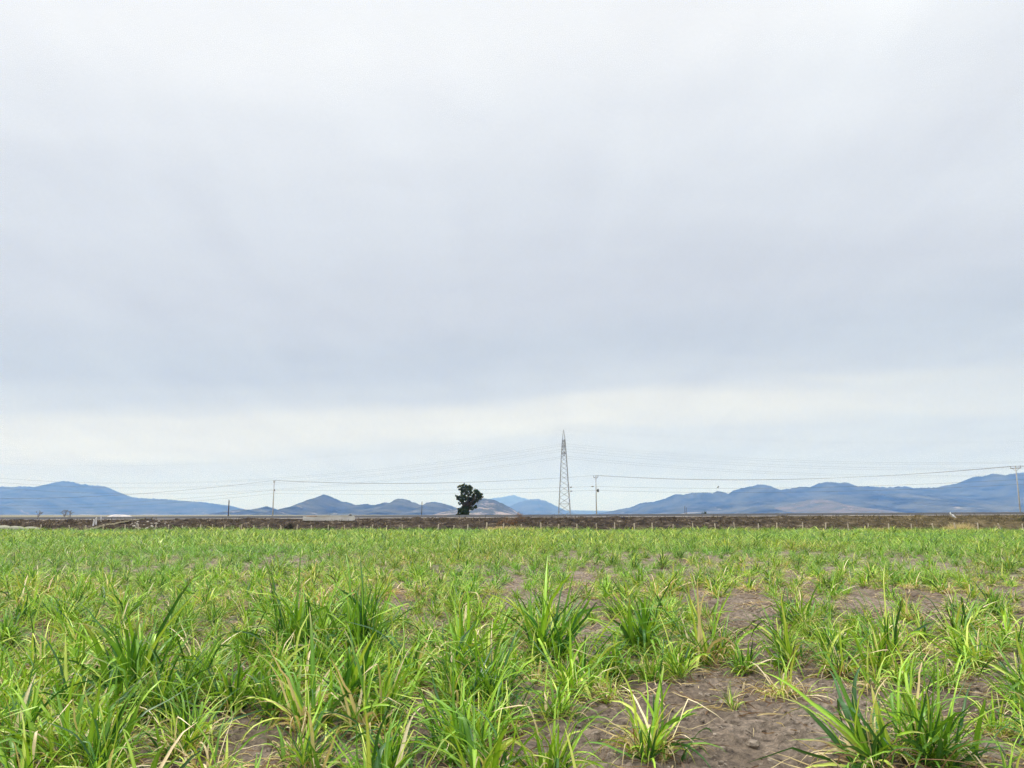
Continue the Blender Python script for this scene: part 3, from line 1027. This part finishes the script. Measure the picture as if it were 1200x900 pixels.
# dirt track climbing the bank
tv = []
xa, xb = at(96, 618, 70).x, at(163, 608, 75).x
NT_ = 30
for i in range(NT_):
    q = i / (NT_ - 1)
    cx = xa + (xb - xa) * q
    yc = 69.6 + 6.4 * q
    for j in range(7):
        yy = yc + (j / 6 - .5) * 2.2
        yy = max(69.3, min(76.3, yy))
        z = float(np.interp(yy, [p[0] for p in prof], [p[1] for p in prof])) + RISE * cx * min(1, (yy - 69.2) / 7)
        tv.append((cx, yy, z + .05 + .04 * math.sin(j * 2.1) + .09 * random.random()))
o = link('dirt_track', new_mesh('dirt_track', tv, grid_faces(NT_, 7), M['track'], True))
tag(o, 'pale dirt track climbing the bank', kind='structure')

# white marker posts beside the track
for px, ya, yb, yy, lx, lb in ((109, 613.5, 608.8, 71.6, .10, 'short leaning white post lowest on the bank beside the track'),
                              (113, 611.5, 606.8, 73.2, -.06, 'stout white post halfway up the bank beside the track'),
                              (118, 611.0, 604.8, 75.2, 0, 'tall slim white post on the bank top beside the track')):
    a, b = at(px, ya, yy), at(px, yb, yy)
    m_ = MB()
    m_.box((lx / 2, 0, (b.z - a.z) / 2 - .15), (.13, .13, b.z - a.z + .3), .3, .85)
    m_.tube([(0, 0, b.z - a.z), (lx * .1, 0, b.z - a.z + .05)], [.06, .02], 6)
    o = m_.build('marker_post', M['white_paint'], None, False, a)
    o.rotation_euler = (0, lx, 0)
    tag(o, lb, 'post', 'white posts beside the track')

# pale gravel heap past the road
p = at(141, 603.2, 108)
b = MB()
b.blob((0, 0, 0), (2.9, 1.9, p.z), 4, .12, 28, 14, 2.2)
o = b.build('gravel_heap', M['gravel_heap'], None, True, (p.x, 108, 0))
tag(o, 'low whitish gravel heap beyond the road above the dirt track', 'gravel heap')

# low pale parapet on the road edge
p0, p1 = at(355.5, 606, 75.5), at(415.5, 606, 75.5)
pw = thing('parapet_wall', 'low pale concrete parapet on the road edge above the brown bank', 'wall', ((p0.x + p1.x) / 2, 75.5, float(road_z((p0.x + p1.x) / 2, 1.20))))
Lw = p1.x - p0.x
b = MB()
b.box((0, 0, .06), (Lw, .34, .40))
for k in range(5):
    b.box((-Lw / 2 + .3 + k * (Lw - .6) / 4, -.19, .0), (.22, .05, .30))
b.build('wall', M['pale_concrete'], pw)
b = MB()
b.box((-Lw / 2 + .85, 0, .295), (1.0, .38, .07))
b.build('coping', M['clay'], pw)
b = MB()
b.box((.55, 0, .285), (Lw - 1.3, .38, .05))
b.build('coping', M['pale_concrete'], pw)
b = MB()
b.blob((0, 0, .08), (.16, .12, .10), 3, .3)
o = b.build('stone', M['dark_metal'], None, True, (at(410.5, 604.5, 75.5).x, 75.5, float(road_z(-16, 1.20)) + .29))
tag(o, 'small dark stone lying on the end of the pale parapet', 'stone')

# white scrap
p = at(1116, 606.2, 75.0)
sv = []
for j in range(7):
    for i in range(9):
        u, v_ = i / 8 - .5, j / 6 - .5
        sv.append((u * .62, v_ * .25 + .05 * math.sin(i * 1.9), .22 - u * .34 + .09 * math.sin(i * 1.7 + j) + .12 * v_ + (.10 if i < 2 else 0)))
sv2 = [(a, b - .0, c - .035) for a, b, c in sv]
gf = grid_faces(7, 9)
nb = len(sv)
fs = [tuple(f) for f in gf.tolist()] + [tuple(reversed([i + nb for i in f])) for f in gf.tolist()]
rim = [i for i in range(9)] + [9 * j + 8 for j in range(1, 7)] + [54 + i for i in range(7, -1, -1)] + [9 * j for j in range(5, 0, -1)]
for a, b_ in zip(rim, rim[1:] + rim[:1]):
    fs.append((b_, a, a + nb, b_ + nb))
o = link('plastic_scrap', new_mesh('plastic_scrap', sv + sv2, fs, M['plastic'], True), None, (p.x, 75.0, p.z - .05))
o.rotation_euler = (R(35), 0, 0)
tag(o, 'crumpled white scrap lying on the bank below the long mountain range', 'scrap')

# ------------------------------------------------------------------ vegetation beyond and on the bank
def leaf_cloud(mbv, mbf, mbc, c, rad, n, size, cols, rng, sprays=14):
    ns = max(4, sprays)
    d = rng.normal(0, 1, (ns, 3))
    d /= np.linalg.norm(d, axis=1)[:, None]
    sc_ = d * (.45 + .62 * rng.random((ns, 1)))
    which = rng.integers(0, ns, n)
    q = rng.normal(0, 1, (n, 3))
    q /= np.linalg.norm(q, axis=1)[:, None]
    P = np.array(c) + (sc_[which] + q * (rng.random((n, 1)) ** .5) * .40) * np.array(rad)
    a = rng.normal(0, 1, (n, 3)); a /= np.linalg.norm(a, axis=1)[:, None]
    b = np.cross(a, rng.normal(0, 1, (n, 3))); b /= np.linalg.norm(b, axis=1)[:, None]
    s = (size * rng.uniform(.6, 1.3, n))[:, None]
    quad = np.stack([P - a * s, P + b * s * .5, P + a * s, P - b * s * .5], 1)
    k = sum(len(v) for v in mbv)
    mbv.append(quad.reshape(-1, 3))
    mbf.append(np.arange(4 * n).reshape(n, 4) + k)
    lo, hi = np.array(cols[0]), np.array(cols[1])
    cc = lo + (hi - lo) * rng.random((n, 1))
    mbc.append(np.repeat(cc, 4, 0))


DK = ((.012, .030, .011), (.042, .078, .028))
TD = 122.0


def tpt(px, py, dy=0.0):
    p = at(px, py, TD)
    return Vector((p.x, TD + dy, p.z))


tb = at(546, 603, TD)
tree = thing('tree', 'lone dark broad-leaved tree standing beyond the road', 'tree', (tb.x, TD, 0))
o0 = Vector((tb.x, TD, 0))
lobes = [(540, 571.5, 3.6), (545, 569.6, 3.2), (550.5, 571.5, 3.4), (543, 576.5, 4.6), (549.5, 578, 4.0), (537.5, 583.5, 3.4), (544, 583.5, 4.6), (551, 584.5, 4.2),
         (558.5, 575.5, 3.2), (562.0, 579, 3.4), (563, 583, 3.0), (556.5, 581, 4.2), (560, 586, 3.0), (553.5, 589.5, 3.6), (540, 588.5, 3.6), (546.5, 590.5, 4.0),
         (557.5, 594, 2.3), (554, 596.8, 1.9), (546, 597, 3.4), (549.5, 574, 3), (556, 586, 3), (543, 595, 3.8), (548.5, 595, 3.4), (540, 598, 3.2), (546, 600, 3.6)]
mbv, mbf, mbc = [], [], []
tr = MB()
tr.tube([(0, 0, -.2), (.05, 0, 1.2), (-.05, .05, 2.2), (.05, 0, 3.0)], [.36, .28, .24, .18], 9)
rg = np.random.default_rng(5)
for k, (px, py, r) in enumerate(lobes):
    dy = rg.uniform(-1.5, 1.5)
    c = tpt(px, py, dy) - o0
    rm = r / F * TD
    leaf_cloud(mbv, mbf, mbc, c, (rm, rm * 1.2, rm * .9), int(520 * (r / 3.5) ** 2), .10, DK, rg, 16)
    a = Vector((.0, 0, 1.6 + .8 * rg.random()))
    m_ = (a + c) / 2 + Vector((rg.normal(0, .15), rg.normal(0, .15), .1))
    tr.tube([a, m_, c], [.12, .075, .03], 6)
tr.build('trunk', M['bark'], tree, True)
link('crown', new_mesh('crown', np.concatenate(mbv), np.concatenate(mbf), M['tree_leaf'], False, np.concatenate(mbc)), tree)


def bush(name, label, cat, px, py_top, wpx, dist, cols, size, n, base_z, seed, lob=7, twigs=None, mat='tree_leaf'):
    rg = np.random.default_rng(seed)
    top = at(px, py_top, dist)
    H = top.z - base_z
    W = wpx / F * dist
    root = thing(name, label, cat, (top.x, dist, base_z))
    mbv, mbf, mbc = [], [], []
    st = MB()
    for k in range(lob):
        u = (k + .5) / lob - .5
        zt = H * (1 - (2 * u) ** 2 * .75) * rg.uniform(.85, 1.0)
        c = (u * W * .85, rg.uniform(-.25, .25) * W, zt * .62)
        leaf_cloud(mbv, mbf, mbc, c, (W / lob * 1.3, W * .25, zt * .40), n // lob, size, cols, rg)
        st.tube([(c[0] * .15, 0, -.1), (c[0] * .6, c[1] * .5, zt * .4), (c[0], c[1], zt * .9)], [.05, .03, .012], 5)
    st.build('stems', twigs or M['bark'], root)
    link('foliage', new_mesh('foliage', np.concatenate(mbv), np.concatenate(mbf), M[mat], False, np.concatenate(mbc)), root)
    return root


bush('shrub', 'dark green low shrub at the foot of the lone tree', 'shrub', 542.0, 595.5, 19, 119, DK, .13, 5200, 0.0, 21, 8)
bush('shrub', 'small round dark shrub beyond the road under the long mountain range', 'shrub', 825, 597.6, 9, 112, DK, .10, 700, 0.3, 22, 5)
bush('shrub', 'tiny dark tuft of shrub on the road edge near the wall of blue hills', 'shrub', 443, 602.2, 5, 96, DK, .08, 220, .2, 23, 3)
RB = ((.14, .075, .040), (.30, .18, .10))
bush('dry_bush', 'red-brown dry bush on the bank rising above the road line', 'bush', 609, 597.5, 15, 73.5, RB, .045, 620, .6, 24, 6, M['grey_bark'], 'dry_leaf')
bush('dry_bush', 'wide reddish dry bush low on the bank beside the taller dry bush', 'bush', 594, 604.5, 24, 72.6, RB, .05, 700, .45, 25, 6, M['grey_bark'], 'dry_leaf')
OB = ((.055, .060, .020), (.13, .12, .045))
bush('shrub', 'olive shrub on the bank at the right picture edge', 'shrub', 1200, 601.5, 26, 73.8, OB, .07, 900, .5, 26, 6)
bush('shrub', 'dark clump of weeds at the bank foot left of the pale parapet', 'shrub', 339, 612.3, 9, 70.5, ((.02, .02, .012), (.05, .045, .028)), .06, 420, .1, 27, 4)


def bare_tree(px, ytop, dist, seed, label):
    rg = np.random.default_rng(seed)
    top = at(px, ytop, dist)
    root = thing('bare_tree', label, 'tree', (top.x, dist, 0))
    t1, t2 = MB(), MB()
    H = top.z
    t1.tube([(0, 0, -.1), (.05, 0, H * .35), (-.05, .05, H * .6)], [.16, .12, .08], 7)

    def grow(p, d, L, r, k):
        q = p + d * L
        t2.tube([p, (p + q) / 2 + Vector(rg.normal(0, .06 * L, 3)), q], [r, r * .8, r * .55], 5)
        if k == 0:
            return
        for _ in range(3):
            d2 = (d + Vector(rg.normal(0, .55, 3)) + Vector((0, 0, .15))).normalized()
            grow(q, d2, L * .68, r * .55, k - 1)
    for _ in range(4):
        grow(Vector((0, .02, H * rg.uniform(.35, .58))), Vector((rg.normal(0, .5), rg.normal(0, .4), .9)).normalized(), H * .22, .07, 3)
    t1.build('trunk', M['grey_bark'], root, True)
    t2.build('branches', M['grey_bark'], root)


bare_tree(45, 597.5, 170, 1, 'small grey leafless tree beyond the road near the left edge')
bare_tree(76, 597, 165, 2, 'forked grey leafless tree beyond the road left of its twin')
bare_tree(83, 597.5, 168, 3, 'grey leafless tree beyond the road, right of the forked one')


# ------------------------------------------------------------------ poles, tower, wires
def thin_pole(px, ytop, dist, r, label, arm=False):
    top = at(px, ytop, dist)
    root = thing('wooden_pole', label, 'pole', (top.x, dist, 0))
    b = MB()
    b.tube([(0, 0, -.5), (0, 0, top.z * .5), (0, 0, top.z)], [r, r * .9, r * .75], 8)
    b.build('pole', M['dark_wood'], root, True)
    b = MB()
    b.tube([(0, -r * .7, top.z), (0, -r * .7, top.z + .18)], [.05, .03], 6)
    b.build('insulator', M['ceramic'], root)


thin_pole(268.5, 586.5, 128, .11, 'slim dark wooden pole beyond the road left of the concrete pole')
thin_pole(494.5, 588.5, 150, .08, 'very thin pole beyond the road left of the lone tree')
thin_pole(802.5, 593.5, 180, .08, 'faint short pole beyond the road under the blue range, taller of two')
thin_pole(804.5, 595.5, 186, .07, 'faint short pole beyond the road under the blue range, shorter of two')

PH = 12.0


def pole_at(px, ytop):
    lo, hi = 80.0, 600.0
    for _ in range(50):
        md = (lo + hi) / 2
        if at(px, ytop, md).z < PH:
            lo = md
        else:
            hi = md
    p = at(px, ytop, lo)
    return Vector((p.x, lo, 0))


poles = [pole_at(321.5, 563.0), pole_at(698.2, 557.2), pole_at(1190, 546.2)]
dir_ = (poles[2] - poles[0]).normalized()
perp = Vector((-dir_.y, dir_.x, 0))
ARM = 1.0
plabel = ['slim grey concrete power pole with crossarm beside the pointed hills', 'grey concrete power pole with crossarm and transformer, right of the steel tower',
          'whitish concrete power pole with crossarm near the right picture edge']
arz = math.atan2(perp.y, perp.x) + R(52)
for k, p in enumerate(poles):
    root = thing('power_pole', plabel[k], 'power pole', p, 0, 'concrete power poles along the road')
    b = MB()
    b.tube([(0, 0, -.8), (0, 0, PH * .5), (0, 0, PH - .25)], [.17, .145, .105], 10)
    b.build('pole', M['concrete'], root, True)
    b = MB()
    b.box((0, 0, PH - .45), (2 * ARM + .2, .10, .11), arz)
    for s in (-1, 1):
        b.tube([(math.cos(arz) * s * .75, math.sin(arz) * s * .75, PH - .5), (0, 0, PH - 1.15)], .03, 5)
    b.build('crossarm', M['dark_wood'], root)
    for s in (-1, 0, 1):
        b = MB()
        cx, cy_ = math.cos(arz) * s * ARM, math.sin(arz) * s * ARM
        if s == 0:
            cy_ += .0
        b.tube([(cx, cy_, PH - .38), (cx, cy_, PH - .2), (cx, cy_, PH - .1), (cx, cy_, PH)], [.02, .055, .055, .03], 7)
        b.build('insulator', M['ceramic'], root)
    if k == 1:
        b = MB()
        b.tube([(.50, -.1, 7.55), (.50, -.1, 7.6), (.50, -.1, 8.25), (.50, -.1, 8.3)], [.24, .28, .28, .2], 12)
        for s in (-1, 1):
            b.tube([(.5 + s * .12, -.1, 8.28), (.5 + s * .12, -.1, 8.5)], [.04, .025], 6)
        b.box((.24, -.05, 7.95), (.24, .08, .12))
        b.build('transformer', M['dark_metal'], root, False)
    if k == 0:
        b = MB()
        b.box((.2, 0, 9.0), (.28, .2, .5))
        b.build('bracket', M['dark_metal'], root)


def sagging(a, b, sag, n=18):
    out = []
    for i in range(n + 1):
        q = i / n
        p = a.lerp(b, q)
        p.z -= sag * 4 * q * (1 - q)
        out.append(p)
    return out


def wire(name, nodes, sags, r, label, group):
    pts = []
    for a, b, s in zip(nodes[:-1], nodes[1:], sags):
        q = sagging(a, b, s)
        pts += q if not pts else q[1:]
    b = MB()
    b.tube(pts, r, 5)
    return tag(b.build(name, M['wire']), label, 'wire', group), pts


pl, pr = Vector((-268, 300, 0)), Vector((205, 148, 0))
allp = [pl] + poles + [pr]
for s, lb in ((-1, 'uppermost thin wire strung along the near ends of the pole crossarms'), (0, 'uppermost thin wire strung over the middle of the pole crossarms'),
              (1, 'uppermost thin wire strung along the far ends of the pole crossarms')):
    off_ = Vector((math.cos(arz) * s * ARM, math.sin(arz) * s * ARM, PH + .02))
    wire('power_line', [p + off_ for p in allp], [5.0, 1.5, 2.0, 1.5], .017, lb, 'wires along the concrete power poles')
lowpts = {}
for zz, lb in ((9.05, 'lower thin wire with dark splice strung along the poles, upper of two'), (8.0, 'lowest thin wire strung along the poles')):
    o, pts = wire('power_line', [p + Vector((0, -.22, zz)) for p in allp], [4.5, .6, 1.1, 1.0], .020, lb, 'wires along the concrete power poles')
    lowpts[zz] = pts


def on_wire(pts, px):
    best = None
    for a, b in zip(pts[:-1], pts[1:]):
        pa, pb = project(a.x, a.y, a.z), project(b.x, b.y, b.z)
        if pa[0] <= px <= pb[0]:
            q = (px - pa[0]) / (pb[0] - pa[0])
            return a.lerp(b, q), (b - a).normalized()


for zz, px, lb in ((9.05, 669, 'dark splice on the upper low wire beside the steel tower'), (8.0, 669.5, 'dark splice on the lowest wire beside the steel tower'),
                   (9.05, 694.5, 'dark splice on the upper low wire close to the transformer pole')):
    c, d = on_wire(lowpts[zz], px)
    b = MB()
    b.tube([c - d * .32, c - d * .26, c + d * .26, c + d * .32], [.04, .13, .13, .04], 8)
    tag(b.build('wire_splice', M['ceramic'], None, True), lb, 'wire splice', 'dark splices on the low wires')

# bird on the lower wire
c, d = on_wire(lowpts[9.05], 841.5)
brd = MB()
path = [(-.34, 0, .10), (-.2, 0, .16), (-.08, 0, .24), (.05, 0, .34), (.14, 0, .44), (.18, 0, .52), (.23, 0, .55), (.30, 0, .54)]
brd.tube(path, [.02, .04, .10, .15, .12, .085, .07, .01], 10)
brd.tube([(.02, .04, .24), (.03, .05, .02)], .012, 5)
brd.tube([(.02, -.04, .24), (.03, -.05, .02)], .012, 5)
brd.tube([(.06, .11, .36), (-.08, .12, .25), (-.26, .06, .12)], [.05, .06, .01], 6)
brd.tube([(.06, -.11, .36), (-.08, -.12, .25), (-.26, -.06, .12)], [.05, .06, .01], 6)
o = brd.build('bird', M['feather'], None, True, c)
tag(o, 'dark bird perched on the lower wire above the blue range', 'bird')

# lattice tower
TWD = 322.0
tt = at(660.0, 503.5, TWD)
tbase = Vector((at(661.5, 600, TWD).x, TWD, 0))
tower = thing('transmission_tower', 'tall grey steel lattice transmission tower right of the lone tree', 'tower', tbase)
HT = tt.z
def zpx(y):
    return at(660, y, TWD).z
lv = [0, zpx(600), zpx(590.5), zpx(583), zpx(576), zpx(569.5), zpx(563), zpx(557), zpx(551.5), zpx(546), zpx(541), zpx(536), zpx(531.5), zpx(527), zpx(523), zpx(519.5), zpx(516)]
zt = zpx(516)
def hw(z):
    z1 = zpx(531.5)
    if z < z1:
        return 2.5 + (1.0 - 2.5) * (z / z1)
    return 1.0 + (.62 - 1.0) * (z - z1) / (zt - z1)
cor = [(-1, -1), (1, -1), (1, 1), (-1, 1)]
legs, brace = MB(), MB()
for sx, sy in cor:
    legs.tube([(sx * hw(z), sy * hw(z), z) for z in lv] + [(0.02 * sx, .02 * sy, HT)], .12, 4)
for i, (za, zb) in enumerate(zip(lv[:-1], lv[1:])):
    a, b = hw(za), hw(zb)
    for k in range(4):
        c1, c2 = cor[k], cor[(k + 1) % 4]
        A1, A2 = Vector((c1[0] * a, c1[1] * a, za)), Vector((c2[0] * a, c2[1] * a, za))
        B1, B2 = Vector((c1[0] * b, c1[1] * b, zb)), Vector((c2[0] * b, c2[1] * b, zb))
        brace.tube([A1, B2], .056, 4)
        brace.tube([A2, B1], .056, 4)
        if i == 1 or i >= 11:
            brace.tube([B1, B2], .09 if i == 1 else .07, 4)
legs.build('legs', M['steel'], tower)
brace.build('bracing', M['steel'], tower)
arms_z = [zpx(516.8), zpx(523), zpx(531.2)]
att = []
for z, reach in zip(arms_z, (4.2, 5.2, 4.6)):
    for s in (-1, 1):
        a = MB()
        w = hw(z)
        tip = Vector((0, s * (w + reach), z + .05))
        for sx in (-1, 1):
            a.tube([(sx * w, s * w, z), tip], .075, 4)
            a.tube([(sx * w * .9, s * w * .9, z + 1.2), tip], .06, 4)
            a.tube([(sx * w * .5, s * (w + reach * .5), z + .03), (-sx * w * .0, s * (w + reach * .75), z + .3)], .04, 4)
        a.tube([(-w * .5, s * (w + reach * .5), z + .03), (w * .5, s * (w + reach * .5), z + .03)], .05, 4)
        a.build('crossarm', M['steel'], tower)
        ins = MB()
        p = []
        rr = []
        for q in range(13):
            p.append(tip - Vector((0, 0, .1 + q * .12)))
            rr.append(.05 if q % 2 else .13)
        ins.tube(p, rr, 7)
        ins.build('insulator', M['ceramic'], tower)
        att.append((s, tbase + tip - Vector((0, 0, 1.6))))
tl, trr = Vector((-330, 430, 0)), Vector((330, 300, 0))
lvn = ['top', 'middle', 'bottom']
for k, (s, a) in enumerate(att):
    zz = a.z
    oy = a.y - TWD
    A = Vector((tl.x, tl.y + oy, zz - 4))
    B = Vector((trr.x, trr.y + oy, zz + 1))
    wire('transmission_line', [A, a, B], [11.5, 9.0], .019, 'faint high wire hung from the %s crossarm of the steel tower on its %s side' % (lvn[k // 2], 'near' if s < 0 else 'far'), 'high wires hung from the steel tower')
top = tbase + Vector((0, 0, HT))
wire('transmission_line', [Vector((tl.x, tl.y, HT - 4)), top, Vector((trr.x, trr.y, HT + 1))], [9.0, 7.0], .012, 'faintest high wire running over the peak of the steel tower', 'high wires hung from the steel tower')
bpy.context.view_layer.update()
